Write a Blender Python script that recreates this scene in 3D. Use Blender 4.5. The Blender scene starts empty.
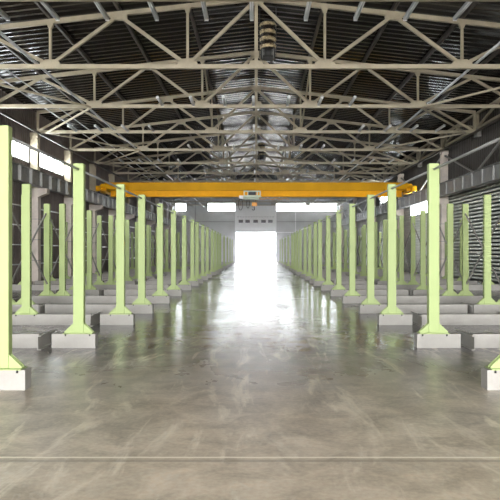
import bpy, bmesh, math, random
from mathutils import Vector, Matrix
random.seed(7)
S = bpy.context.scene
COL = S.collection

# ------------------------------------------------------------------ helpers
def BM(): return bmesh.new()

def box(bm, x0, x1, y0, y1, z0, z1):
    vs = [bm.verts.new((x, y, z)) for z in (z0, z1) for y in (y0, y1) for x in (x0, x1)]
    for f in ((0, 2, 3, 1), (4, 5, 7, 6), (0, 1, 5, 4), (2, 6, 7, 3), (0, 4, 6, 2), (1, 3, 7, 5)):
        bm.faces.new([vs[i] for i in f])

def bar(bm, p0, p1, w, h=None, up=(0, 0, 1)):
    """rectangular bar from p0 to p1: w sideways, h along 'up'"""
    h = h or w
    p0, p1 = Vector(p0), Vector(p1)
    d = (p1 - p0).normalized()
    u = Vector(up)
    if abs(d.dot(u)) > 0.98: u = Vector((1, 0, 0))
    s = d.cross(u).normalized(); u = s.cross(d).normalized()
    a = [p + s * (i * w / 2) + u * (j * h / 2) for p in (p0, p1) for i, j in ((-1, -1), (1, -1), (1, 1), (-1, 1))]
    vs = [bm.verts.new(v) for v in a]
    for f in ((3, 2, 1, 0), (4, 5, 6, 7), (0, 1, 5, 4), (1, 2, 6, 5), (2, 3, 7, 6), (3, 0, 4, 7)):
        bm.faces.new([vs[i] for i in f])

def tube(bm, p0, p1, r, n=10):
    p0, p1 = Vector(p0), Vector(p1)
    d = (p1 - p0).normalized()
    u = Vector((0, 0, 1)) if abs(d.z) < .9 else Vector((1, 0, 0))
    s = d.cross(u).normalized(); u = s.cross(d)
    R = []
    for p in (p0, p1):
        R.append([bm.verts.new(p + s * r * math.cos(2 * math.pi * k / n) + u * r * math.sin(2 * math.pi * k / n)) for k in range(n)])
    for k in range(n):
        f = bm.faces.new([R[0][k], R[0][(k + 1) % n], R[1][(k + 1) % n], R[1][k]]); f.smooth = True
    bm.faces.new(R[0][::-1]); bm.faces.new(R[1])

def path_tube(bm, pts, r, n=8):
    for a, b in zip(pts[:-1], pts[1:]): tube(bm, a, b, r, n)

def prism(bm, pts, axis, a, b):
    """polygon in the plane normal to axis ('x': (y,z), 'y': (x,z)), extruded a..b"""
    def P(u, v, t):
        return (t, u, v) if axis == 'x' else ((u, t, v) if axis == 'y' else (u, v, t))
    A = [bm.verts.new(P(u, v, a)) for u, v in pts]
    B = [bm.verts.new(P(u, v, b)) for u, v in pts]
    n = len(pts)
    bm.faces.new(A); bm.faces.new(B[::-1])
    for i in range(n): bm.faces.new([A[i], B[i], B[(i + 1) % n], A[(i + 1) % n]])

def obj(name, bm, mat, parent=None, bevel=0):
    bmesh.ops.recalc_face_normals(bm, faces=bm.faces)
    if bevel:
        bmesh.ops.bevel(bm, geom=[e for e in bm.edges if len(e.link_faces) == 2 and e.calc_face_angle(0) > .6],
                        offset=bevel, segments=2, affect='EDGES', profile=.5)
    me = bpy.data.meshes.new(name); bm.to_mesh(me); bm.free()
    me.materials.append(mat)
    o = bpy.data.objects.new(name, me); COL.objects.link(o)
    if parent: o.parent = parent
    return o

def tag(o, label, cat, group=None):
    o['label'] = label; o['category'] = cat; o['kind'] = 'thing'
    if group: o['group'] = group
    return o

def thing(name, loc, label, cat, group=None):
    o = bpy.data.objects.new(name, None); COL.objects.link(o); o.location = loc
    o.empty_display_size = .2
    return tag(o, label, cat, group)

def struct(name, bm, mat, parent=None, bevel=0):
    o = obj(name, bm, mat, parent, bevel)
    if not parent: o['kind'] = 'structure'
    return o

def dup(root, loc, label):
    r = root.copy(); COL.objects.link(r); r.location = loc; r['label'] = label
    for ch in list(root.children):
        c = ch.copy(); COL.objects.link(c); c.parent = r
        for g in list(ch.children):
            d = g.copy(); COL.objects.link(d); d.parent = c
    return r

ORD = ['', 'first', 'second', 'third', 'fourth', 'fifth', 'sixth', 'seventh', 'eighth', 'ninth', 'tenth', 'eleventh', 'twelfth',
       'thirteenth', 'fourteenth', 'fifteenth', 'sixteenth', 'seventeenth', 'eighteenth', 'nineteenth', 'twentieth',
       'twenty-first', 'twenty-second', 'twenty-third', 'twenty-fourth', 'twenty-fifth', 'twenty-sixth']

# ------------------------------------------------------------------ materials
def N(nt, t, **kw):
    n = nt.nodes.new(t)
    for k, v in kw.items(): setattr(n, k, v)
    return n

def mat(name, col, rough=.5, metal=0., var=.12, scale=3., bump=0., spec=.5, col2=None, coat=0):
    m = bpy.data.materials.new(name); m.use_nodes = True
    nt = m.node_tree; p = nt.nodes['Principled BSDF']
    p.inputs['Roughness'].default_value = rough; p.inputs['Metallic'].default_value = metal
    p.inputs['Specular IOR Level'].default_value = spec
    p.inputs['Coat Weight'].default_value = coat
    tc = N(nt, 'ShaderNodeTexCoord')
    no = N(nt, 'ShaderNodeTexNoise'); no.inputs['Scale'].default_value = scale; no.inputs['Detail'].default_value = 6
    no.inputs['Roughness'].default_value = .6
    nt.links.new(tc.outputs['Object'], no.inputs['Vector'])
    r = N(nt, 'ShaderNodeValToRGB')
    c2 = col2 or tuple(c * (1 - var * 2) for c in col)
    r.color_ramp.elements[0].position = .35; r.color_ramp.elements[1].position = .65
    r.color_ramp.elements[0].color = (*c2, 1); r.color_ramp.elements[1].color = (*col, 1)
    nt.links.new(no.outputs['Fac'], r.inputs['Fac']); nt.links.new(r.outputs['Color'], p.inputs['Base Color'])
    if bump:
        b = N(nt, 'ShaderNodeBump'); b.inputs['Strength'].default_value = bump; b.inputs['Distance'].default_value = .02
        nt.links.new(no.outputs['Fac'], b.inputs['Height']); nt.links.new(b.outputs['Normal'], p.inputs['Normal'])
    m['p'] = p.name
    return m

M = {}
M['lime'] = mat('lime_paint', (.33, .405, .155), .55, var=.04, scale=1.5)
M['cream'] = mat('cream_beam_paint', (.33, .31, .28), .6, var=.07, scale=4)
M['truss'] = mat('truss_paint', (.44, .38, .27), .5, var=.1, scale=2)
M['galv'] = mat('galvanised_steel', (.62, .63, .63), .4, .6, var=.1, scale=6)
M['tube'] = mat('lamp_tube_glass', (.85, .86, .86), .25, var=.02)
M['roof'] = mat('roof_deck_brown', (.015, .011, .008), .12, .0, var=.15, scale=.6, spec=.6)
def groove(m, period, dist):
    """fine stiffening grooves pressed across the sheet"""
    nt = m.node_tree; p = nt.nodes['Principled BSDF']
    tc = N(nt, 'ShaderNodeTexCoord'); wv = N(nt, 'ShaderNodeTexWave', wave_type='BANDS', bands_direction='Y', wave_profile='SIN')
    wv.inputs['Scale'].default_value = 2 * math.pi / 20 / period; wv.inputs['Distortion'].default_value = 1.2; wv.inputs['Detail'].default_value = 1
    wv.inputs['Detail Scale'].default_value = .3
    nt.links.new(tc.outputs['Object'], wv.inputs['Vector'])
    b = N(nt, 'ShaderNodeBump'); b.inputs['Strength'].default_value = 1; b.inputs['Distance'].default_value = dist
    nt.links.new(wv.outputs['Fac'], b.inputs['Height']); nt.links.new(b.outputs['Normal'], p.inputs['Normal'])
groove(M['roof'], .13, .0024)
M['roof'].node_tree.nodes['Principled BSDF'].inputs['IOR'].default_value = 1.5
M['purlin'] = mat('purlin_dark_paint', (.07, .055, .045), .5, var=.15)
M['grey'] = mat('grey_steel_paint', (.30, .30, .29), .45, var=.15, scale=2)
M['stiff'] = mat('light_grey_paint', (.46, .455, .44), .5, var=.1)
M['conc'] = mat('pillar_concrete', (.78, .69, .61), .8, var=.1, scale=2, bump=.2)
M['yellow'] = mat('crane_yellow', (.74, .37, .002), .6, var=.06, scale=.8, spec=.2)
M['orange'] = mat('crane_orange', (.95, .43, .006), .6, var=.04, spec=.2)
M['hookor'] = mat('hook_orange', (.95, .38, .03), .45, var=.05)
M['black'] = mat('dark_metal', (.03, .03, .03), .5, var=.2)
M['mint'] = mat('pale_green_paint', (.62, .70, .55), .45, var=.06)
M['wallL'] = mat('brown_siding', (.20, .155, .135), .5, .0, var=.2, scale=.7)
M['wallR'] = mat('pale_siding', (.90, .93, .83), .35, .1, var=.1, scale=.6)
M['wallB'] = mat('grey_siding', (.50, .51, .49), .5, .0, var=.1, scale=.5)
M['upper'] = mat('dark_upper_siding', (.06, .048, .038), .5, var=.2, scale=.7)
M['doorp'] = mat('pale_grey_door', (.82, .84, .82), .45, var=.03)
M['white'] = mat('white_paint', (.85, .85, .85), .4, var=.03)
M['foil'] = mat('crumpled_foil', (.80, .66, .40), .4, .3, scale=9, col2=(.12, .075, .04), bump=.8)
M['ground'] = mat('outdoor_paving', (.62, .60, .57), .8, var=.08, scale=.4)

def band_foil():
    m = M['foil']; nt = m.node_tree; p = nt.nodes['Principled BSDF']
    src = p.inputs['Base Color'].links[0].from_socket
    tc = N(nt, 'ShaderNodeTexCoord'); wv = N(nt, 'ShaderNodeTexWave', wave_type='BANDS', bands_direction='Z', wave_profile='SAW')
    wv.inputs['Scale'].default_value = 2 * math.pi / 20 / .27; wv.inputs['Distortion'].default_value = 1.6; wv.inputs['Detail'].default_value = 2
    wv.inputs['Detail Scale'].default_value = 3
    nt.links.new(tc.outputs['Object'], wv.inputs['Vector'])
    r = N(nt, 'ShaderNodeValToRGB'); e = r.color_ramp.elements
    e[0].position = .42; e[0].color = (.03, .02, .012, 1); e[1].position = .58; e[1].color = (1, 1, 1, 1)
    nt.links.new(wv.outputs['Fac'], r.inputs['Fac'])
    mx = N(nt, 'ShaderNodeMix', data_type='RGBA', blend_type='MULTIPLY'); mx.inputs['Factor'].default_value = 1
    nt.links.new(src, mx.inputs['A']); nt.links.new(r.outputs['Color'], mx.inputs['B']); nt.links.new(mx.outputs['Result'], p.inputs['Base Color'])
band_foil()

def glass_mat():
    m = bpy.data.materials.new('window_glass'); m.use_nodes = True; nt = m.node_tree
    nt.nodes.clear()
    o = N(nt, 'ShaderNodeOutputMaterial'); mx = N(nt, 'ShaderNodeMixShader')
    t = N(nt, 'ShaderNodeBsdfTransparent'); t.inputs['Color'].default_value = (.95, .97, .97, 1)
    g = N(nt, 'ShaderNodeBsdfGlossy'); g.inputs['Roughness'].default_value = .05
    mx.inputs[0].default_value = .06
    nt.links.new(t.outputs[0], mx.inputs[1]); nt.links.new(g.outputs[0], mx.inputs[2]); nt.links.new(mx.outputs[0], o.inputs[0])
    return m
M['glass'] = glass_mat()

def post_mat():
    """lime paint with punched bolt holes up the sides of the post"""
    m = M['lime'].copy(); m.name = 'lime_paint_punched'; nt = m.node_tree
    p = nt.nodes['Principled BSDF']
    src = p.inputs['Base Color'].links[0].from_socket
    tc = N(nt, 'ShaderNodeTexCoord'); sx = N(nt, 'ShaderNodeSeparateXYZ'); nt.links.new(tc.outputs['Object'], sx.inputs[0])
    ge = N(nt, 'ShaderNodeSeparateXYZ'); nt.links.new(tc.outputs['Normal'], ge.inputs[0])
    def mth(op, a, b=None):
        n = N(nt, 'ShaderNodeMath', operation=op)
        for i, v in enumerate((a, b)):
            if v is None: continue
            if isinstance(v, (int, float)): n.inputs[i].default_value = v
            else: nt.links.new(v, n.inputs[i])
        return n.outputs[0]
    fz = mth('MULTIPLY', mth('SUBTRACT', mth('FRACT', mth('DIVIDE', sx.outputs['Z'], .1)), .5), .1)
    d2 = mth('ADD', mth('MULTIPLY', fz, fz), mth('MULTIPLY', sx.outputs['Y'], sx.outputs['Y']))
    hole = mth('MULTIPLY', mth('LESS_THAN', d2, .016 ** 2), mth('GREATER_THAN', mth('ABSOLUTE', ge.outputs['X']), .9))
    mx = N(nt, 'ShaderNodeMix', data_type='RGBA'); nt.links.new(hole, mx.inputs['Factor'])
    nt.links.new(src, mx.inputs['A']); mx.inputs['B'].default_value = (.03, .035, .02, 1)
    nt.links.new(mx.outputs['Result'], p.inputs['Base Color'])
    return m
M['post'] = post_mat()

def floor_mat():
    m = bpy.data.materials.new('worn_concrete'); m.use_nodes = True; nt = m.node_tree
    p = nt.nodes['Principled BSDF']
    tc = N(nt, 'ShaderNodeTexCoord'); V = tc.outputs['Object']
    def noise(scale, detail=6, dist=0, vec=V, rough=.6):
        n = N(nt, 'ShaderNodeTexNoise'); n.inputs['Scale'].default_value = scale; n.inputs['Detail'].default_value = detail
        n.inputs['Distortion'].default_value = dist; n.inputs['Roughness'].default_value = rough
        nt.links.new(vec, n.inputs['Vector']); return n.outputs['Fac']
    def ramp(f, stops):
        r = N(nt, 'ShaderNodeValToRGB'); e = r.color_ramp.elements
        while len(e) < len(stops): e.new(.5)
        for el, (pos, c) in zip(e, stops):
            el.position = pos; el.color = (*c, 1) if isinstance(c, tuple) else (c, c, c, 1)
        nt.links.new(f, r.inputs['Fac']); return r.outputs['Color']
    def mix(fac, a, b, mode='MIX'):
        x = N(nt, 'ShaderNodeMix', data_type='RGBA', blend_type=mode)
        for k, v in (('Factor', fac), ('A', a), ('B', b)):
            if isinstance(v, float): x.inputs[k].default_value = v
            elif isinstance(v, tuple): x.inputs[k].default_value = (*v, 1)
            else: nt.links.new(v, x.inputs[k])
        return x.outputs['Result']
    def mth(op, a, b=None, c=None):
        n = N(nt, 'ShaderNodeMath', operation=op)
        for i, v in enumerate((a, b, c)):
            if v is None: continue
            if isinstance(v, (int, float)): n.inputs[i].default_value = v
            else: nt.links.new(v, n.inputs[i])
        return n.outputs[0]
    sx = N(nt, 'ShaderNodeSeparateXYZ'); nt.links.new(V, sx.inputs[0]); Y = sx.outputs['Y']; X = sx.outputs['X']
    big = noise(.55, 7, 1.2)
    base = ramp(big, [(.36, (.10, .094, .101)), (.5, (.20, .186, .194)), (.62, (.34, .316, .307))])
    mid = noise(2.2, 8, .6)
    base = mix(.45, base, ramp(mid, [(.38, (.095, .091, .096)), (.62, (.33, .308, .287))]))
    # dusty, less trodden concrete near the camera
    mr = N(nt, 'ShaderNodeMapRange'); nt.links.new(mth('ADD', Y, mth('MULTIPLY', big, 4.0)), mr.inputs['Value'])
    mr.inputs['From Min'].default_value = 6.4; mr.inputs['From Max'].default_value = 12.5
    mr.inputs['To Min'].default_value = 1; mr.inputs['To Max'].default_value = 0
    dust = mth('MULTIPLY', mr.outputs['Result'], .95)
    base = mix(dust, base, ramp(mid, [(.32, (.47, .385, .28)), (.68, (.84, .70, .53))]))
    # swirling trowel scuffs
    mp = N(nt, 'ShaderNodeMapping'); mp.inputs['Scale'].default_value = (1.6, .5, 1); nt.links.new(V, mp.inputs['Vector'])
    sc = noise(1.3, 3, 2.6, mp.outputs['Vector'], .5)
    line = mth('LESS_THAN', mth('ABSOLUTE', mth('SUBTRACT', sc, .5)), .022)
    line = mth('MULTIPLY', line, mth('GREATER_THAN', noise(.9, 2), .52))
    base = mix(mth('MULTIPLY', line, .16), base, (.66, .62, .52))
    # dusty drag marks along the aisle and fine grit
    mp2 = N(nt, 'ShaderNodeMapping'); mp2.inputs['Scale'].default_value = (2.2, .42, 1); mp2.inputs['Rotation'].default_value = (0, 0, .12)
    nt.links.new(V, mp2.inputs['Vector'])
    st = N(nt, 'ShaderNodeMapRange'); nt.links.new(noise(1.0, 5, 1.6, mp2.outputs['Vector'], .62), st.inputs['Value'])
    st.inputs['From Min'].default_value = .55; st.inputs['From Max'].default_value = .68; st.inputs['To Max'].default_value = .7
    nr_ = N(nt, 'ShaderNodeMapRange'); nt.links.new(Y, nr_.inputs['Value'])
    nr_.inputs['From Min'].default_value = 9; nr_.inputs['From Max'].default_value = 14; nr_.inputs['To Min'].default_value = 1; nr_.inputs['To Max'].default_value = .04
    base = mix(mth('MULTIPLY', st.outputs['Result'], nr_.outputs['Result']), base, (.88, .78, .62))
    base = mix(.30, base, ramp(noise(22, 4), [(.35, .35), (.65, .75)]), 'OVERLAY')
    # gate light painted in: slab colour paler and mauve towards the far gate
    gate_glow = N(nt, 'ShaderNodeMapRange'); nt.links.new(Y, gate_glow.inputs['Value'])
    gate_glow.inputs['From Min'].default_value = 20; gate_glow.inputs['From Max'].default_value = 45
    gate_glow.inputs['To Min'].default_value = 0; gate_glow.inputs['To Max'].default_value = .8
    base = mix(gate_glow.outputs['Result'], base, mix(mid, (.26, .23, .26), (.42, .37, .42)))
    # slab joints
    for yj, w, c, f in ((4.84, .03, (.26, .21, .15), .45), (4.92, .014, (.98, .90, .76), .9), (26.4, .06, (.05, .045, .04), .85), (48.0, .05, (.10, .09, .085), .6)):
        j = mth('LESS_THAN', mth('ABSOLUTE', mth('SUBTRACT', mth('ADD', Y, mth('MULTIPLY', mid, .03)), yj + .015)), w)
        base = mix(mth('MULTIPLY', j, f), base, c)
    nt.links.new(base, p.inputs['Base Color'])
    rg = N(nt, 'ShaderNodeMapRange'); mq = N(nt, 'ShaderNodeMapping'); mq.inputs['Scale'].default_value = (1.0, .35, 1); nt.links.new(V, mq.inputs['Vector'])
    nt.links.new(noise(.9, 4, .8, mq.outputs['Vector']), rg.inputs['Value'])
    rg.inputs['From Min'].default_value = .3; rg.inputs['From Max'].default_value = .7
    rg.inputs['To Min'].default_value = .15; rg.inputs['To Max'].default_value = .23
    rr = mth('ADD', mth('ADD', rg.outputs['Result'], mth('MULTIPLY', gate_glow.outputs['Result'], .07)), mth('MULTIPLY', mr.outputs['Result'], .25))
    nt.links.new(rr, p.inputs['Roughness'])
    p.inputs['Specular IOR Level'].default_value = .30
    return m
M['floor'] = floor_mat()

# ------------------------------------------------------------------ key dimensions (metres)
Y0, Y1 = -16.0, 94.0           # front and back walls
XW = 12.15                    # side walls
F = 634.0                     # focal length in pixels of a 500 px frame
ZC = 8.0                      # bottom chord
TRY = [16.0 + 6 * k for k in range(13)]          # truss planes 16 .. 88
def ztop(x): return 10.37 - .113 * abs(x)        # top chord centre
def zdeck(x): return ztop(x) + .26

# ------------------------------------------------------------------ setting
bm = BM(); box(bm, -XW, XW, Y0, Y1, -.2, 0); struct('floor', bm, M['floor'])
bm = BM(); box(bm, -90, 90, Y1, 240, -.25, -.02); box(bm, -90, 90, -120, Y0, -.25, -.02); struct('ground', bm, M['ground'])

# ribbed roof deck, ribs running from ridge to eaves
bm = BM()
pitch = .45; prof = []
n = int((Y1 - Y0) / pitch)
for i in range(n + 1):
    y = Y0 + i * pitch
    for dy, dz in ((0, 0), (.13, 0), (.19, .11), (.39, .11)): prof.append((y + dy, dz))
prof = [(y, z) for y, z in prof if y <= Y1] + [(Y1, 0)]
rows = []
for y, dz in prof:
    rows.append([bm.verts.new((x, y, zdeck(x) + dz)) for x in (-XW - .3, 0, XW + .3)])
for a, b in zip(rows[:-1], rows[1:]):
    for k in (0, 1): bm.faces.new([a[k], a[k + 1], b[k + 1], b[k]])
deck = struct('ceiling', bm, M['roof'])
sol = deck.modifiers.new('thickness', 'SOLIDIFY'); sol.thickness = .03; sol.offset = 1

# side walls -----------------------------------------------------------
def ribs_vertical(bm, x, y0, y1, z0, z1, sgn, pitch=.3, dep=.05):
    """siding with upright ribs; sgn = side of the hall (ribs point into it)"""
    P = []
    y = y0
    while y < y1 - 1e-4:
        for dy, dd in ((0, 0), (.12, 0), (.16, dep), (.26, dep)):
            if y + dy < y1: P.append((x - sgn * dd, y + dy))
        y += pitch
    P.append((x, y1))
    A = [bm.verts.new((px, py, z0)) for px, py in P]; B = [bm.verts.new((px, py, z1)) for px, py in P]
    for i in range(len(P) - 1): bm.faces.new([A[i], A[i + 1], B[i + 1], B[i]])
    box(bm, x, x + sgn * .08, y0, y1, z0, z1)

def ribs_level(bm, x, y0, y1, z0, z1, sgn, pitch=.2, dep=.024):
    P = []; z = z0
    while z < z1 - 1e-4:
        for dz, dd in ((0, 0), (.08, 0), (.11, dep), (.17, dep)):
            if z + dz < z1: P.append((x - sgn * dd, z + dz))
        z += pitch
    P.append((x, z1))
    A = [bm.verts.new((px, y0, pz)) for px, pz in P]; B = [bm.verts.new((px, y1, pz)) for px, pz in P]
    for i in range(len(P) - 1): bm.faces.new([A[i], A[i + 1], B[i + 1], B[i]])
    box(bm, x, x + sgn * .08, y0, y1, z0, z1)

WZ0, WZ1 = 6.3, 7.25
ztw = zdeck(XW) + .0
bm = BM()
ribs_vertical(bm, -XW, Y0, Y1, 0, WZ0, -1)
ribs_vertical(bm, -XW, Y0, Y1, WZ1, ztw, -1)
bays = [(10.0 + 6 * k, 16.0 + 6 * k) for k in range(14)]
for a, b in bays:
    if b <= 40: ribs_vertical(bm, -XW, a - .25, a + .25, WZ0, WZ1, -1)
ribs_vertical(bm, -XW, Y0, 9.75, WZ0, WZ1, -1); ribs_vertical(bm, -XW, 39.75, Y1, WZ0, WZ1, -1)
struct('wall_left', bm, M['wallL'])

bm = BM()
ribs_level(bm, XW, Y0, 42.3, 0, 5.6, 1); ribs_level(bm, XW, 49.7, Y1, 0, 5.6, 1)
ribs_level(bm, XW, 42.3, 49.7, 0, 4.3, 1)
struct('wall_right', bm, M['wallR'])
bm = BM()
ribs_vertical(bm, XW, Y0, 56.3, 5.6, ztw, 1); ribs_vertical(bm, XW, 61.7, Y1, 5.6, ztw, 1)
ribs_vertical(bm, XW, 56.3, 61.7, 5.6, 6.2, 1); ribs_vertical(bm, XW, 56.3, 61.7, 7.1, ztw, 1)
struct('wall_right_upper', bm, M['upper'])

wn = 0
def window(x, y0, y1, z0, z1, sgn, nm):
    """strip window in a side wall with mullions"""
    global wn
    wn += 1
    f = BM(); t = .05
    box(f, x - .04, x + .06, y0, y1, z0, z0 + t); box(f, x - .04, x + .06, y0, y1, z1 - t, z1)
    for k in range(nm + 1):
        y = y0 + (y1 - y0 - t) * k / nm
        box(f, x - .035, x + .055, y, y + t, z0 + t, z1 - t)
    w = struct('window_%d' % wn, f, M['white'])
    g = BM(); box(g, x + .005, x + .015, y0 + t, y1 - t, z0 + t, z1 - t); obj('pane', g, M['glass'], w)
    return w
for a, b in bays:
    if b <= 40: window(-XW, a + .25, b - .25, WZ0, WZ1, -1, 3)
window(XW, 42.3, 49.7, 4.3, 5.6, 1, 4)
window(XW, 56.3, 61.7, 6.2, 7.1, 1, 3)

# gable walls ----------------------------------------------------------
def gable(y, holes, mt, name, ribs=True, th=.12, face=-1):
    xs = sorted(set([-XW, 0, XW] + [h[0] for h in holes] + [h[1] for h in holes]))
    b = BM()
    for a, c in zip(xs[:-1], xs[1:]):
        m_ = (a + c) / 2
        hs = sorted([h for h in holes if h[0] <= m_ <= h[1]], key=lambda h: h[2])
        z = 0
        for h in hs + [None]:
            t = h[2] if h else None
            if t is None or t > z:
                if t is None: prism(b, [(a, z), (c, z), (c, zdeck(c) + .05), (a, zdeck(a) + .05)], 'y', y, y + th)
                else: prism(b, [(a, z), (c, z), (c, t), (a, t)], 'y', y, y + th)
                if ribs:
                    x = a + .05
                    while x < c - .05:
                        zt = t if t is not None else zdeck(x + .09) - .02
                        w = min(.12, c - x)
                        box(b, x, x + w, y - .04, y, z + .002, zt - .002); x += .3
            if h: z = h[3]
    return struct(name, b, mt)
GX0, GX1 = -3.0, 2.86          # gate opening
ZG = 8.35
WB0, WB1 = 7.5, 8.72
winsB = [(-12.0, -10.35), (-7.2, -3.08), (2.95, 5.85), (5.85, 8.8), (8.8, 12.0)]
holes = [(GX0, GX1, 0, ZG)] + [(a, b, WB0, WB1) for a, b in winsB]
gable(Y1, holes, M['wallB'], 'wall_back')
gable(Y0, [(-11.3, 11.3, 0, 7.2)], M['wallB'], 'wall_front')  # unseen front wall; its wide opening is added to light camera-facing sides
for a, b in winsB:
    wn += 1; f = BM(); t = .07
    box(f, a, b, Y1 - .03, Y1 + .1, WB0, WB0 + t); box(f, a, b, Y1 - .03, Y1 + .1, WB1 - t, WB1)
    nm = 2 if b - a > 2.95 and a < 0 else 1
    for k in range(nm + 1):
        x = a + (b - a - t) * k / nm; box(f, x, x + t, Y1 - .025, Y1 + .095, WB0 + t, WB1 - t)
    w = struct('window_%d' % wn, f, M['grey'])
    g = BM(); box(g, a + t, b - t, Y1 + .03, Y1 + .04, WB0 + t, WB1 - t); obj('pane', g, M['glass'], w)

# raised sectional door over the gateway
ZD = 4.38
pane_x = [(-2.6, -1.95), (-1.6, -.95), (-.42, .25), (.74, 1.42), (1.78, 2.43)]
bm = BM()
zs = [ZD + i * (ZG - ZD) / 6 for i in range(7)]
for i in range(6):
    z0, z1 = zs[i], zs[i + 1]
    if i == 2:
        xs = [GX0] + [v for p_ in pane_x for v in p_] + [GX1]
        for k in range(0, len(xs), 2): box(bm, xs[k], xs[k + 1], Y1 - .02, Y1 + .05, z0 + .12, z1 - .12)
        box(bm, GX0, GX1, Y1 - .02, Y1 + .05, z0, z0 + .12); box(bm, GX0, GX1, Y1 - .02, Y1 + .05, z1 - .12, z1)
    else: box(bm, GX0, GX1, Y1 - .02, Y1 + .05, z0, z1)
door = struct('door_1', bm, M['doorp'])
for a, b in pane_x:
    g = BM(); box(g, a, b, Y1 - .015, Y1 + .045, zs[2] + .12, zs[3] - .12); obj('pane', g, M['black'], door)
b2 = BM(); box(b2, -.09, -.03, Y1 - .06, Y1 - .02, ZD, zs[2]); obj('seam', b2, M['white'], door)
b2 = BM()
for k in range(14): box(b2, GX0 + .2 + k * .4, GX0 + .42 + k * .4, Y1 - .05, Y1 - .02, zs[3] + .28, zs[3] + .36)
obj('hinge_strip', b2, M['grey'], door)
tn = 0
def trim(m_, *bx):
    global tn
    tn += 1; b = BM(); box(b, *bx); return struct('trim_%d' % tn, b, m_)
trim(M['white'], GX0 - .14, GX0, Y1 - .1, Y1 - .04, 0, 9.2)
trim(M['white'], GX1, GX1 + .14, Y1 - .1, Y1 - .04, 0, 9.2)
trim(M['white'], GX1 + .15, 5.78, Y1 - .1, Y1 - .04, ZD - .06, ZD + .06)
trim(M['white'], 5.78, 5.9, Y1 - .1, Y1 - .04, ZD, WB0)
trim(M['grey'], 8.74, 8.86, Y1 - .1, Y1 - .04, WB0, 9.4)
trim(M['grey'], -9.1, -8.9, Y1 - .1, Y1 - .04, 0, 9.4)
trim(M['grey'], -12, GX0 - .2, Y1 - .1, Y1 - .045, 5.9, 6.05)
trim(M['grey'], GX1 + .2, 12, Y1 - .1, Y1 - .045, 5.9, 6.05)

# ------------------------------------------------------------------ purlins
PX = [2.38 * i for i in range(-4, 5)]   # none at the ridge itself
for i, x in enumerate(PX):
    k = i - 4
    if k == 0: continue
    b = BM(); z = ztop(x) + .085
    box(b, -.045, .045, Y0 + .1, Y1 - .1, z, z + .02); box(b, -.01, .01, Y0 + .1, Y1 - .1, z + .02, z + .15); box(b, -.045, .045, Y0 + .1, Y1 - .1, z + .15, z + .17)
    o = obj('roof_purlin', b, M['purlin']); o.location.x = x
    w = 'running along the ridge' if k == 0 else '%s one %s of the ridge' % (ORD[abs(k)], 'left' if k < 0 else 'right')
    tag(o, 'dark roof purlin under the ribbed deck, ' + w, 'purlin', 'roof purlins')

# ------------------------------------------------------------------ roof trusses
SPAN = 11.75
ND = 2.38
def make_truss(loc, label):
    t = thing('roof_truss', loc, label, 'roof truss', 'roof trusses')
    z0 = ZC
    b = BM(); bar(b, (-SPAN, 0, z0), (SPAN, 0, z0), .13, .15); obj('bottom_chord', b, M['truss'], t)
    for s in (-1, 1):
        b = BM(); bar(b, (0, 0, ztop(0)), (s * SPAN, 0, ztop(SPAN)), .13, .155); obj('top_chord', b, M['truss'], t)
    b = BM(); bar(b, (0, 0, z0 + .08), (0, 0, ztop(0) - .08), .15, .12); obj('king_post', b, M['truss'], t)
    for s in (-1, 1):
        for j in (1, 3):
            b = BM(); x = s * ND * j; bar(b, (x, 0, z0 + .08), (x, 0, ztop(x) - .08), .085, .085); obj('post', b, M['truss'], t)
        b = BM(); x = s * (SPAN - .05); bar(b, (x, 0, z0 + .08), (x, 0, ztop(x) - .08), .13, .12); obj('post', b, M['truss'], t)
        for xb, xt in ((1, 0), (1, 2), (3, 2), (3, 4), (4.9, 4)):
            b = BM(); xb_, xt_ = s * ND * xb, s * ND * xt
            a = Vector((xb_, 0, z0 + .05)); c = Vector((xt_, 0, ztop(xt_) - .05))
            bar(b, a, c, .1, .115, up=(0, 0, 1)); obj('diagonal', b, M['truss'], t)
        for j in (1, 3):
            b = BM(); x = s * ND * j
            prism(b, [(x - .36, z0 - .06), (x + .36, z0 - .06), (x + .34, z0 + .14), (x + .16, z0 + .24), (x - .16, z0 + .24), (x - .34, z0 + .14)], 'y', -.075, .075)
            obj('gusset', b, M['truss'], t)
        b = BM(); x = s * ND * 2; zt = ztop(x)
        prism(b, [(x - .30, zt + .04), (x + .30, zt + .04), (x + .28, zt - .22), (x - .28, zt - .22)], 'y', -.075, .075)
        obj('gusset', b, M['truss'], t)
        for j in (1, 3):
            b = BM(); x = s * ND * j; zt = ztop(x)
            prism(b, [(x - .14, zt), (x + .14, zt), (x + .06, zt - .22), (x - .06, zt - .22)], 'y', -.07, .07); obj('gusset', b, M['truss'], t)
    b = BM(); prism(b, [(-.3, z0 - .06), (.3, z0 - .06), (.2, z0 + .2), (-.2, z0 + .2)], 'y', -.075, .075); obj('gusset', b, M['truss'], t)
    b = BM(); zt = ztop(0); prism(b, [(-.28, zt - .02), (0, zt + .04), (.28, zt - .02), (.22, zt - .22), (-.22, zt - .22)], 'y', -.075, .075); obj('gusset', b, M['truss'], t)
    return t
t0 = None
for i, y in enumerate(TRY):
    lab = 'cream painted steel roof truss spanning the hall, %s from the camera' % ORD[i + 1]
    if t0 is None: t0 = make_truss((0, y, 0), lab)
    else: dup(t0, (0, y, 0), lab)

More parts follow.
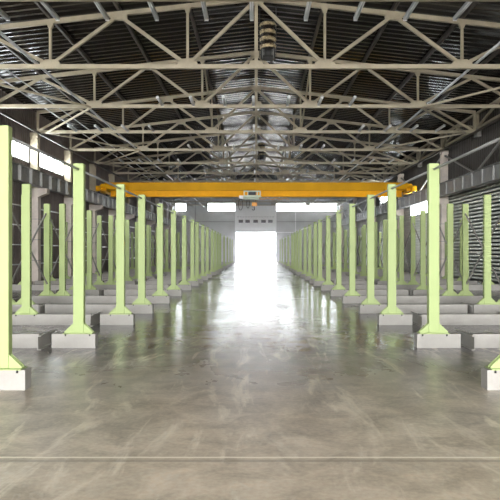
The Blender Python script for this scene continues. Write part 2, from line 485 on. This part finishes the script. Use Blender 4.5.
# struts along the hall lying on the bottom chords
for x, z, r, what in ((-7.14 - .5, ZC + .125, .05, 'left'), (7.14 + .5, ZC + .125, .05, 'right')):
    b = BM(); tube(b, (0, TRY[0] - 6, z), (0, Y1 - .06, z), r); o = obj('bracing_strut', b, M['galv']); o.location.x = x
    tag(o, 'long grey tie tube lying across the truss bottom chords, %s of the aisle' % what, 'strut', 'long roof ties')
for x, what in ((-8.95, 'nearer the aisle'), (-9.6, 'nearer the wall')):
    b = BM(); tube(b, (0, TRY[0] - 6, ZC + .10), (0, Y1 - .06, ZC + .10), .025, 8); o = obj('cable_conduit', b, M['galv']); o.location.x = x
    tag(o, 'thin bright conduit over the left truss ends, the one ' + what, 'conduit', 'conduits along the roof')
for s, w in ((-1, 'left'), (1, 'right')):
    b = BM(); bar(b, (0, TRY[0] - 6, ZC - .16), (0, Y1 - .06, ZC - .16), .08, .1); o = obj('eaves_strut', b, M['upper']); o.location.x = s * 11.48
    tag(o, 'cream eaves strut joining the %s pillar heads below the trusses' % w, 'strut', 'eaves struts')

# zig-zag wind bracing under the bottom chords, beside the walls
for k in range(12):
    for s in (-1, 1):
        t = tag(obj('wind_brace', (lambda b: (bar(b, (0, .06, 0), ((-1 if k % 2 else 1) * s * 3.9, 5.94, 0), .06, .08), b)[1])(BM()), M['truss']),
                'thin cream brace under the truss ends from the %s to the %s truss, %s side' % (ORD[k + 1], ORD[k + 2], 'left' if s < 0 else 'right'), 'brace', 'wind braces of the roof')
        t.location = (s * (7.3 if k % 2 == 0 else 11.2), TRY[k], ZC - .045)

# vertical cross bracing between trusses, either side of the ridge
for bi, k in enumerate((2, 4, 7)):
    for s in (-1, 1):
        x = s * ND
        t = thing('sway_brace', (x, TRY[k], 0), 'cream cross brace between %s and %s trusses, %s of the ridge' % (ORD[k + 1], ORD[k + 2], 'left' if s < 0 else 'right'), 'brace', 'sway braces under the ridge')
        zt = ztop(x) - .1
        for j, (za, zb) in enumerate(((zt, ZC + .25), (ZC + .25, zt))):
            b = BM(); dx = -.05 if j else .05
            bar(b, (dx, .08, za), (dx, 5.92, zb), .07, .07); obj('bar', b, M['truss'], t)

# ------------------------------------------------------------------ hall pillars and crane runway
XCB = 11.36           # crane beam web
def pillar(y, s, label):
    t = thing('wall_pillar', (0, y, 0), label, 'pillar', 'hall pillars')
    b = BM(); x0, x1 = sorted((s * 11.62, s * 12.07)); box(b, x0, x1, -.22, .22, 0, 4.5); 
    shaft = obj('shaft', b, M['conc'], t, .01)
    for z in (1.1, 2.2, 3.3):
        b = BM(); box(b, x0 - .003, x1 + .003, -.223, .223, z, z + .025); obj('joint', b, M['grey'], shaft)
    b = BM()
    prism(b, [(s * 12.07, 4.5), (s * 11.6, 4.5), (s * 11.15, 4.68), (s * 11.15, 4.95), (s * 12.07, 4.95)], 'y', -.24, .24)
    obj('corbel', b, M['conc'], t, .01)
    b = BM(); x0, x1 = sorted((s * 11.66, s * 12.05))
    box(b, x0, x1, -.2, -.185, 4.95, 7.7); box(b, x0, x1, .185, .2, 4.95, 7.7); box(b, (x0 + x1) / 2 - .01, (x0 + x1) / 2 + .01, -.185, .185, 4.95, 7.7)
    box(b, x0 - .02, x1 + .02, -.22, .22, 7.7, 7.92)
    obj('upper_post', b, M['conc'] if s > 0 else M['truss'], t)
    return t
pl = pr = None
for i, y in enumerate(TRY):
    lab = 'beige %s pillar with corbel by the %s wall, under the %s truss'
    l = lab % ('sectioned', 'left', ORD[i + 1])
    if pl is None: pl = pillar(y, -1, l)
    else: dup(pl, (0, y, 0), l)
    if i % 2 == 0:
        l = lab % ('sectioned', 'right', ORD[i + 1])
        if pr is None: pr = pillar(y, 1, l)
        else: dup(pr, (0, y, 0), l)

def runway(y0, L, s, label):
    t = thing('crane_runway_beam', (s * XCB, y0, 0), label, 'crane beam', 'crane runway beams')
    b = BM(); e = .01
    box(b, -.16, .16, e, L - e, 4.95, 4.975); box(b, -.16, .16, e, L - e, 5.70, 5.73); box(b, -.008, .008, e, L - e, 4.975, 5.70)
    obj('girder', b, M['grey'], t)
    n = int(round(L / 1.5))
    for k in range(n):
        b = BM(); y = .75 + k * 1.5
        w_ = .15 if s < 0 else .08; box(b, -w_, -.008, y - .03, y + .03, 4.975, 5.70); box(b, .008, w_, y - .03, y + .03, 4.975, 5.70); obj('stiffener', b, M['stiff'], t)
    b = BM(); box(b, -.035, .035, e, L - e, 5.73, 5.79); obj('rail', b, M['black'], t)
    return t
rl = rr = None
for i, y in enumerate([10 + 6 * k for k in range(14)]):
    l = 'grey crane beam with pale stiffeners along the left wall, %s from the camera' % ORD[i + 1]
    if rl is None: rl = runway(y, 6, -1, l)
    else: dup(rl, (-XCB, y, 0), l)
for i, y in enumerate([4 + 12 * k for k in range(7)]):
    l = 'grey crane beam with pale stiffeners along the right wall, %s from the camera' % ORD[i + 1]
    if rr is None: rr = runway(y, 12, 1, l)
    else: dup(rr, (XCB, y, 0), l)
t = runway(88, 5.94, 1, 'short grey crane beam along the right wall beside the back wall')

# sub-trusses carrying every second truss along the right side
def subtruss(y, label):
    t = thing('eaves_girder', (11.87, y, 0), label, 'girder', 'lattice girders of the right side')
    zt, zb = 9.0, 8.2
    b = BM(); bar(b, (0, .1, zt), (0, 11.9, zt), .12, .13); obj('top_chord', b, M['truss'], t)
    b = BM(); bar(b, (0, .25, zb), (0, 11.75, zb), .12, .13); obj('bottom_chord', b, M['truss'], t)
    for y_ in (.3, 6, 11.7):
        b = BM(); bar(b, (0, y_, zb + .07), (0, y_, zt - .07), .12, .16); obj('post', b, M['truss'], t)
    for ya, yb in ((.35, 3), (5.9, 3), (6.1, 9), (11.65, 9)):
        b = BM(); bar(b, (0, ya, zb + .08), (0, yb, zt - .08), .1, .1); obj('diagonal', b, M['truss'], t)
    b = BM(); box(b, -.12, .12, 5.75, 6.25, zb - .48, zb - .07); obj('node_plate', b, M['cream'], t)
    for ye in (.5, 11.5):
        b = BM(); bar(b, (-.1, 6 + (.25 if ye > 6 else -.25), 5.86), (-.1, ye, 7.55), .09, .09); obj('knee_brace', b, M['cream'], t)
    return t
st = None
for i, y in enumerate([16 + 12 * k for k in range(6)]):
    l = 'cream lattice girder over the right crane beam, %s from the camera' % ORD[i + 1]
    if st is None: st = subtruss(y, l)
    else: dup(st, (11.87, y, 0), l)

# girts along the left wall
for i, z in enumerate((.9, 1.9, 2.9, 3.9)):
    b = BM(); box(b, -12.09, -12.0, 10, Y1 - .1, z, z + .06); o = obj('wall_girt', b, M['galv'])
    tag(o, 'thin bright rail along the left wall, %s above the floor' % ORD[i + 1], 'rail', 'rails on the left wall')

# ------------------------------------------------------------------ strip lights
def strip_light(loc, label):
    t = thing('strip_light', loc, label, 'light fitting', 'strip lights')
    b = BM(); box(b, -.055, .055, -.75, .75, .03, .10); box(b, -.02, .02, -.7, .7, .10, .13); obj('housing', b, M['galv'], t)
    b = BM()
    for s in (-1, 1): tube(b, (s * .028, -.72, .016), (s * .028, .72, .016), .014, 8)
    obj('tube', b, M['tube'], t)
    b = BM(); box(b, -.05, .05, -.75, -.725, .0, .03); box(b, -.05, .05, .725, .75, 0, .03); obj('end_cap', b, M['white'], t)
    return t
sl = None
for k, y in enumerate(TRY[:11]):
    if k == 1: continue
    if k == 0: idx = range(-6, 7); yy = y + .72
    else:
        idx = range(-3, 4) if k % 2 == 0 else [i for i in range(-7, 8) if abs(i) >= 4 or i == 0]
        yy = y - .70
    for i in idx:
        if k != 0 and i == 0 and k % 2: pass
        if i == 0: w = 'beside the king post'
        else: w = '%s %s of the king post' % (ORD[abs(i)], 'left' if i < 0 else 'right')
        lab = 'slim grey strip light on the %s truss, %s' % (ORD[k + 1], w)
        x = 1.375 * i - (.0 if i else .0)
        if i == 0: x = -.12
        z = ZC + .077
        if i == 0 or abs(abs(x) - ND) < .45 or abs(abs(x) - 3 * ND) < .45: z = ZC + .077
        loc = (x, yy, z)
        # keep clear of the posts: hang on the side of the chord facing the lamp's length
        loc = (x, yy + (.097 if k == 0 else -.115), z - .1)
        if sl is None: sl = strip_light(loc, lab)
        else: dup(sl, loc, lab)

# ------------------------------------------------------------------ roof fans in wrinkled ducts
def vent(loc, label):
    t = thing('roof_ventilator', loc, label, 'ventilator', 'ducted roof fans')
    b = BM(); nseg, nr = 28, 40
    R = []
    for j in range(nr + 1):
        u = j / nr; z = .36 + u * 1.02
        ring = []
        for k in range(nseg):
            a = 2 * math.pi * k / nseg
            r = .25 + .05 * abs(math.sin(u * 4 * math.pi)) + .018 * random.uniform(-1, 1)
            ring.append(b.verts.new((r * math.cos(a), r * math.sin(a), z)))
        R.append(ring)
    for j in range(nr):
        for k in range(nseg): b.faces.new([R[j][k], R[j][(k + 1) % nseg], R[j + 1][(k + 1) % nseg], R[j + 1][k]])
    b.faces.new(R[0][::-1]); b.faces.new(R[-1])
    obj('duct', b, M['foil'], t)
    b = BM(); tube(b, (0, 0, .06), (0, 0, .42), .27, 20); obj('fan_housing', b, M['black'], t)
    b = BM()
    for k in range(5): box(b, -.19, .19, -.235, -.225, .12 + k * .045, .135 + k * .045)
    for sx in (-.2, .2):
        for sy in (-.2, .2): box(b, sx - .012, sx + .012, sy - .012, sy + .012, 0, .36)
    obj('guard', b, M['grey'], t)
    for s in (-1, 1):
        b = BM(); tube(b, (s * .3, 0, .1), (s * .3, 0, zdeck(.4) - 8.62), .012, 6); bar(b, (s * .2, 0, .2), (s * .31, 0, .2), .02); obj('hanger', b, M['black'], t)
    return t
v0 = vent((.43, 23.3, 8.62), 'brown wrinkled duct with fan hanging beside the ridge, nearest the camera')
dup(v0, (.43, 49.2, 8.62), 'brown wrinkled duct with fan hanging beside the ridge, just behind the crane')

# ------------------------------------------------------------------ bridge crane
CY = 47.0
cr = thing('bridge_crane', (0, CY, 5.79), 'yellow overhead bridge crane spanning the hall above the racks', 'crane')
b = BM(); box(b, -11.2, 11.2, -.2, .2, .34, .86); obj('girder', b, M['yellow'], cr, .015)
b = BM(); box(b, -10.9, 10.9, -.22, .22, .80 + .061, .83 + .061); box(b, -10.9, 10.9, -.235, .235, .30, .339)
obj('flange', b, M['yellow'], cr)
b = BM(); box(b, -10.75, 10.75, -.015, .015, -.14, .299); box(b, -10.75, 10.75, -.16, .16, -.165, -.14)
box(b, -10.75, 10.75, -.2, -.16, -.165, .28); obj('lower_beam', b, M['orange'], cr)
for s in (-1, 1):
    b = BM(); box(b, s * XCB - .15, s * XCB + .15, -1.6, 1.6, .13, .5)
    ec = obj('end_carriage', b, M['yellow'], cr, .02)
    b = BM(); box(b, s * XCB - .13, s * XCB + .13, -.19, .19, .5, .8); obj('end_plate', b, M['yellow'], cr)
    for yy in (-1.2, 1.2):
        b = BM(); tube(b, (s * XCB - .06, yy, .145), (s * XCB + .06, yy, .145), .145, 20); obj('wheel', b, M['black'], cr)
    for yy in (-1.72, 1.72):
        b = BM(); tube(b, (s * XCB, yy - .13 * (1 if yy > 0 else -1), .3), (s * XCB, yy + .06, .3), .1, 14); obj('buffer', b, M['orange'], cr)
    b = BM(); tube(b, (s * (XCB - .16), -1.2, .3), (s * (XCB - .5), -1.2, .3), .13, 16); obj('motor', b, M['orange'], cr)
    for yy in (-1.0, 1.0):
        b = BM(); bar(b, (s * (XCB - 1.9), .2 * (1 if yy > 0 else -1), .5), (s * (XCB - .1), yy * 1.3, .45), .12, .3); obj('corner_brace', b, M['yellow'], cr)

HX = -.3
h = thing('crane_hoist', (HX, CY, 5.79), 'pale green hoist trolley with orange hook block under the yellow crane', 'hoist')
b = BM()
box(b, -.62, .62, -.42, -.34, .18, .26); box(b, -.62, .62, -.42, -.34, -.16, -.08)
for x in (-.62, -.34, .34, .55): box(b, x, x + .08, -.42, -.34, -.08, .18)
box(b, -.7, .7, -.34, -.245, -.2, -.16)
obj('trolley_frame', b, M['mint'], h)
b = BM(); box(b, -.28, .28, -.48, -.30, -.06, .17); obj('motor_box', b, M['black'], h, .02)
b = BM(); tube(b, (-.62, -.38, -.31), (.5, -.38, -.31), .1, 18); box(b, -.62, .5, -.4, -.26, -.24, -.2); obj('drum', b, M['mint'], h)
b = BM(); box(b, -.95, -.66, -.44, -.3, -.34, -.1); obj('control_box', b, M['white'], h, .01)
b = BM(); tube(b, (.08, -.38, -.4), (.08, -.38, -.62), .012, 6); tube(b, (.24, -.38, -.4), (.24, -.38, -.62), .012, 6); obj('rope', b, M['black'], h)
b = BM(); box(b, -.02, .36, -.46, -.30, -.88, -.6); obj('hook_block', b, M['hookor'], h, .03)
b = BM()
pts = [Vector((.17, -.38, -.88)), Vector((.17, -.38, -.98))] + [Vector((.17 - .07 + .09 * math.cos(a), -.38, -1.08 + .09 * math.sin(a))) for a in [math.pi / 2.6 - k * .45 for k in range(10)]]
path_tube(b, pts, .028); obj('hook', b, M['black'], h)
for x, dz, w in ((-.85, -1.15, .16), (-.3, -.95, .1)):
    b = BM(); pts = [Vector((x + w * math.sin(a), -.38, -.34 + dz * .36 * (1 - math.cos(a)) )) for a in [k * math.pi / 8 for k in range(9)]]
    pts += [Vector((x - w * math.sin(a), -.38, -.34 + dz * .36 * (1 - math.cos(a)))) for a in [math.pi - k * math.pi / 8 for k in range(1, 9)]]
    path_tube(b, pts, .02, 6); obj('cable_loop', b, M['black'], h)
b = BM(); pts = [Vector((.5 + k * .16, -.30, -.26 - .12 * abs(math.sin(k * .8)))) for k in range(15)]
path_tube(b, pts, .02, 6); obj('festoon_cable', b, M['orange'], h)

# ------------------------------------------------------------------ storage racks
DS = [7.38, 10.56, 13.80, 16.34, 19.47, 22.63, 25.96, 29.30, 31.60, 34.90]
DS += [38.2, 42.3, 45.4, 48.6, 51.9, 58.3, 64.8, 71.4, 77.8]
ZB, ZP, ZT = .232, .245, 3.05
HW, HD = .0875, .06

def channel(b, x0, x1, y0, dep, h):
    """floor channel along x: flat web to the front, flanges behind, closed ends"""
    box(b, x0, x1, y0, y0 + .012, 0, h); box(b, x0, x1, y0 + .012, y0 + dep, h - .014, h); box(b, x0, x1, y0 + .012, y0 + dep, 0, .014)
    box(b, x0, x0 + .012, y0 + .012, y0 + dep, .014, h - .014); box(b, x1 - .012, x1, y0 + .012, y0 + dep, .014, h - .014)

def upright(loc, label, s, beam=None, bolts=True, group='rack uprights', holes=True):
    t = thing('rack_upright', loc, label, 'rack upright', group)
    b = BM(); box(b, -HW, HW, -HD, HD, ZP, ZT); obj('post', b, M['post'] if holes else M['lime'], t, .006)
    b = BM(); box(b, -HW + .012, HW - .012, -HD + .012, HD - .012, ZT, ZT + .006); obj('cap', b, M['lime'], t)
    b = BM(); box(b, -.245, .245, -.11, .11, ZB, ZP); obj('base_plate', b, M['lime'], t)
    for g in (-1, 1):
        b = BM()
        prism(b, [(g * HW, ZP), (g * .235, ZP), (g * .235, ZP + .02), (g * HW, ZP + .16)], 'y', -.045, -.033)
        prism(b, [(g * HW, ZP), (g * .235, ZP), (g * .235, ZP + .02), (g * HW, ZP + .16)], 'y', .033, .045)
        obj('gusset', b, M['lime'], t)
    if bolts:
        for x in (-.2, .2):
            b = BM(); tube(b, (x, -.1, ZP - .045), (x, -.1, ZP - .013), .012, 6); obj('bolt', b, M['black'], t)
    if beam:
        b = BM(); channel(b, beam[0], beam[1], -.085, .2, ZB); obj('base_beam', b, M['cream'], t)
    return t

def floor_beam(loc, label, x0, x1, stubs):
    t = thing('floor_beam', loc, label, 'floor beam', 'rack floor beams')
    b = BM(); channel(b, x0, x1, -.085, .2, ZB); obj('channel', b, M['cream'], t)
    for xs in stubs:
        b = BM(); box(b, xs - .006, xs + .006, -.32, .55, 0, ZB); sx = 1 if xs > 0 else -1
        box(b, xs - (.05 if sx > 0 else -.006), xs + (-.006 if sx > 0 else .05), -.32, .55, ZB - .012, ZB); 
        box(b, xs - (.05 if sx > 0 else -.006), xs + (-.006 if sx > 0 else .05), -.32, .55, 0, .012)
        obj('end_channel', b, M['cream'], t)
    return t

XA, XI, XO, X3 = 2.948, 5.95, 6.42, 9.5
proto = {}
def place(key, mk, loc, label):
    if key not in proto: proto[key] = mk(loc, label)
    else: dup(proto[key], loc, label)

for s, side in ((-1, 'left'), (1, 'right')):
    def bx(a, b_): return tuple(sorted((s * a, s * b_)))
    for i, d in enumerate(DS):
        o = ORD[i + 1]
        l = 'tall lime green rack upright %s of the aisle, %s from the camera' % (side, o)
        bm_ = bx(2.66 - XA, 3.38 - XA)
        place(('A', s), lambda lo, la: upright(lo, la, s, bm_, group='uprights along the aisle', holes=False), (s * XA, d, 0), l)
        l = 'cream floor beam behind the %s upright %s of the aisle' % (o, side)
        b0 = bx(3.58, 5.42)
        place(('B', s), lambda lo, la: floor_beam(lo, la, b0[0], b0[1], [s * 3.53, s * 5.47]), (0, d, 0), l)
        if d > 15.5 or False:
            l = 'cream floor beam under the paired uprights, %s row back, %s side' % (ORD[i - 2], side)
            c0 = bx(5.58, 7.0)
            place(('C', s), lambda lo, la: floor_beam(lo, la, c0[0], c0[1], [s * 7.06]), (0, d, 0), l)
            l = 'lime green upright of the %s back-to-back pair, %s side, facing the aisle' % (ORD[i - 2], side)
            place(('I', s), lambda lo, la: upright(lo, la, s, None, bolts=False, group='paired inner uprights'), (s * XI, d, 0), l)
            l = 'lime green upright of the %s back-to-back pair, %s side, facing the wall' % (ORD[i - 2], side)
            place(('O', s), lambda lo, la: upright(lo, la, s, None, bolts=False, group='paired inner uprights'), (s * XO, d, 0), l)
        if d > 25:
            l = 'lime green upright in the row nearest the %s wall, %s from the camera' % (side, ORD[i - 5])
            bw = bx(7.3 - X3, 10.2 - X3)
            place(('W', s), lambda lo, la: upright(lo, la, s, bw, bolts=False, group='uprights beside the walls'), (s * X3, d, 0), l)
        if d < 15.5:
            l = 'low cream floor beam at the %s edge, %s from the camera' % (side, o)
            c0 = bx(5.58, 8.0)
            place(('E', s), lambda lo, la: floor_beam(lo, la, c0[0], c0[1], []), (0, d, 0), l)
    # tie rail along the tops of the aisle uprights
    b = BM()
    for a, c in zip(DS[:-1], DS[1:]): tube(b, (0, a + HD, 2.96), (0, c - HD, 2.96), .022, 8)
    o_ = obj('tie_rail', b, M['grey']); o_.location.x = s * XA
    tag(o_, 'grey tie rail joining the tops of the uprights %s of the aisle' % side, 'rail', 'upright tie rails')
    # cross braces in the wall-side plane of the paired uprights
    IN = [d for d in DS if d > 15.5]
    for i, (a, c) in enumerate(zip(IN[:-1], IN[1:])):
        t = thing('cross_brace', (s * XO, a, 0), 'thin pale cross brace between the %s and %s paired uprights, %s side' % (ORD[i + 1], ORD[i + 2], side), 'brace', 'rack cross braces')
        for j, (za, zb) in enumerate(((.6, 2.75), (2.75, .6))):
            b = BM(); x = .02 if j else -.02
            bar(b, (x, HD, za), (x, c - a - HD, zb), .03, .05); obj('bar', b, M['cream'], t)
tb = upright((-4.98, 13.76, 0), 'lime green upright standing alone between left aisle row and paired uprights', -1, None, bolts=True)

# scattering volume added for the glare around the far gate
b = BM(); box(b, -XW + .1, XW - .1, 48.6, Y1 - .15, .02, 8.9)
hz = obj('haze', b, M['glass']); hz['kind'] = 'stuff'
m = bpy.data.materials.new('gate_glare_haze'); m.use_nodes = True; nt = m.node_tree; nt.nodes.clear()
o_ = N(nt, 'ShaderNodeOutputMaterial'); v_ = N(nt, 'ShaderNodeVolumeScatter')
v_.inputs['Density'].default_value = .005; v_.inputs['Anisotropy'].default_value = .85
nt.links.new(v_.outputs[0], o_.inputs['Volume']); hz.data.materials[0] = m
hz['label'] = 'faint bright haze added for the glare around the far gate'; hz['category'] = 'haze'

# ------------------------------------------------------------------ camera, light, world
cam = bpy.data.cameras.new('camera'); co = bpy.data.objects.new('camera', cam); COL.objects.link(co)
cam.sensor_fit = 'HORIZONTAL'; cam.sensor_width = 36; cam.lens = 36 * F / 500
cam.shift_x = -6.2 / 500; cam.shift_y = 1.2 / 500; cam.clip_end = 500; cam.clip_start = .05
co.location = (0, 0, 1.6); co.rotation_euler = (math.pi / 2, 0, 0)
S.camera = co

w = bpy.data.worlds.new('sky'); S.world = w; w.use_nodes = True
bg = w.node_tree.nodes['Background']; bg.inputs['Color'].default_value = (.96, .98, 1.0, 1); bg.inputs['Strength'].default_value = 14.0

def portal(name, loc, rot, sx, sy):
    l = bpy.data.lights.new(name, 'AREA'); l.shape = 'RECTANGLE'; l.size = sx; l.size_y = sy
    l.cycles.is_portal = True
    o = bpy.data.objects.new(name, l); COL.objects.link(o); o.location = loc; o.rotation_euler = rot
H = math.pi / 2
sn = bpy.data.lights.new('front_fill_sun', 'SUN'); sn.energy = .95; sn.angle = math.radians(14); sn.color = (1, .985, .96)  # unseen soft source added behind the camera as even frontal fill
so = bpy.data.objects.new('front_fill_sun', sn); COL.objects.link(so); so.location = (0, -60, 6); so.rotation_euler = (H - math.radians(.6), 0, 0)
portal('gate_daylight', ((GX0 + GX1) / 2, Y1 + .3, ZD / 2), (-H, 0, 0), GX1 - GX0, ZD)
portal('added_opening_daylight', (0, Y0 - .3, 3.6), (H, 0, 0), 22.6, 7.2)  # sky light through the added opening behind the camera
portal('window_daylight', (-XW - .25, 25, (WZ0 + WZ1) / 2), (0, -H, 0), .95, 30)

S.cycles.use_denoising = True
S.cycles.max_bounces = 10; S.cycles.diffuse_bounces = 6; S.cycles.glossy_bounces = 4; S.cycles.transparent_max_bounces = 8
S.cycles.sample_clamp_indirect = 8
S.view_settings.view_transform = 'Standard'; S.view_settings.look = 'None'
S.view_settings.exposure = 1.12; S.view_settings.gamma = 1; S.view_settings.use_curve_mapping = False
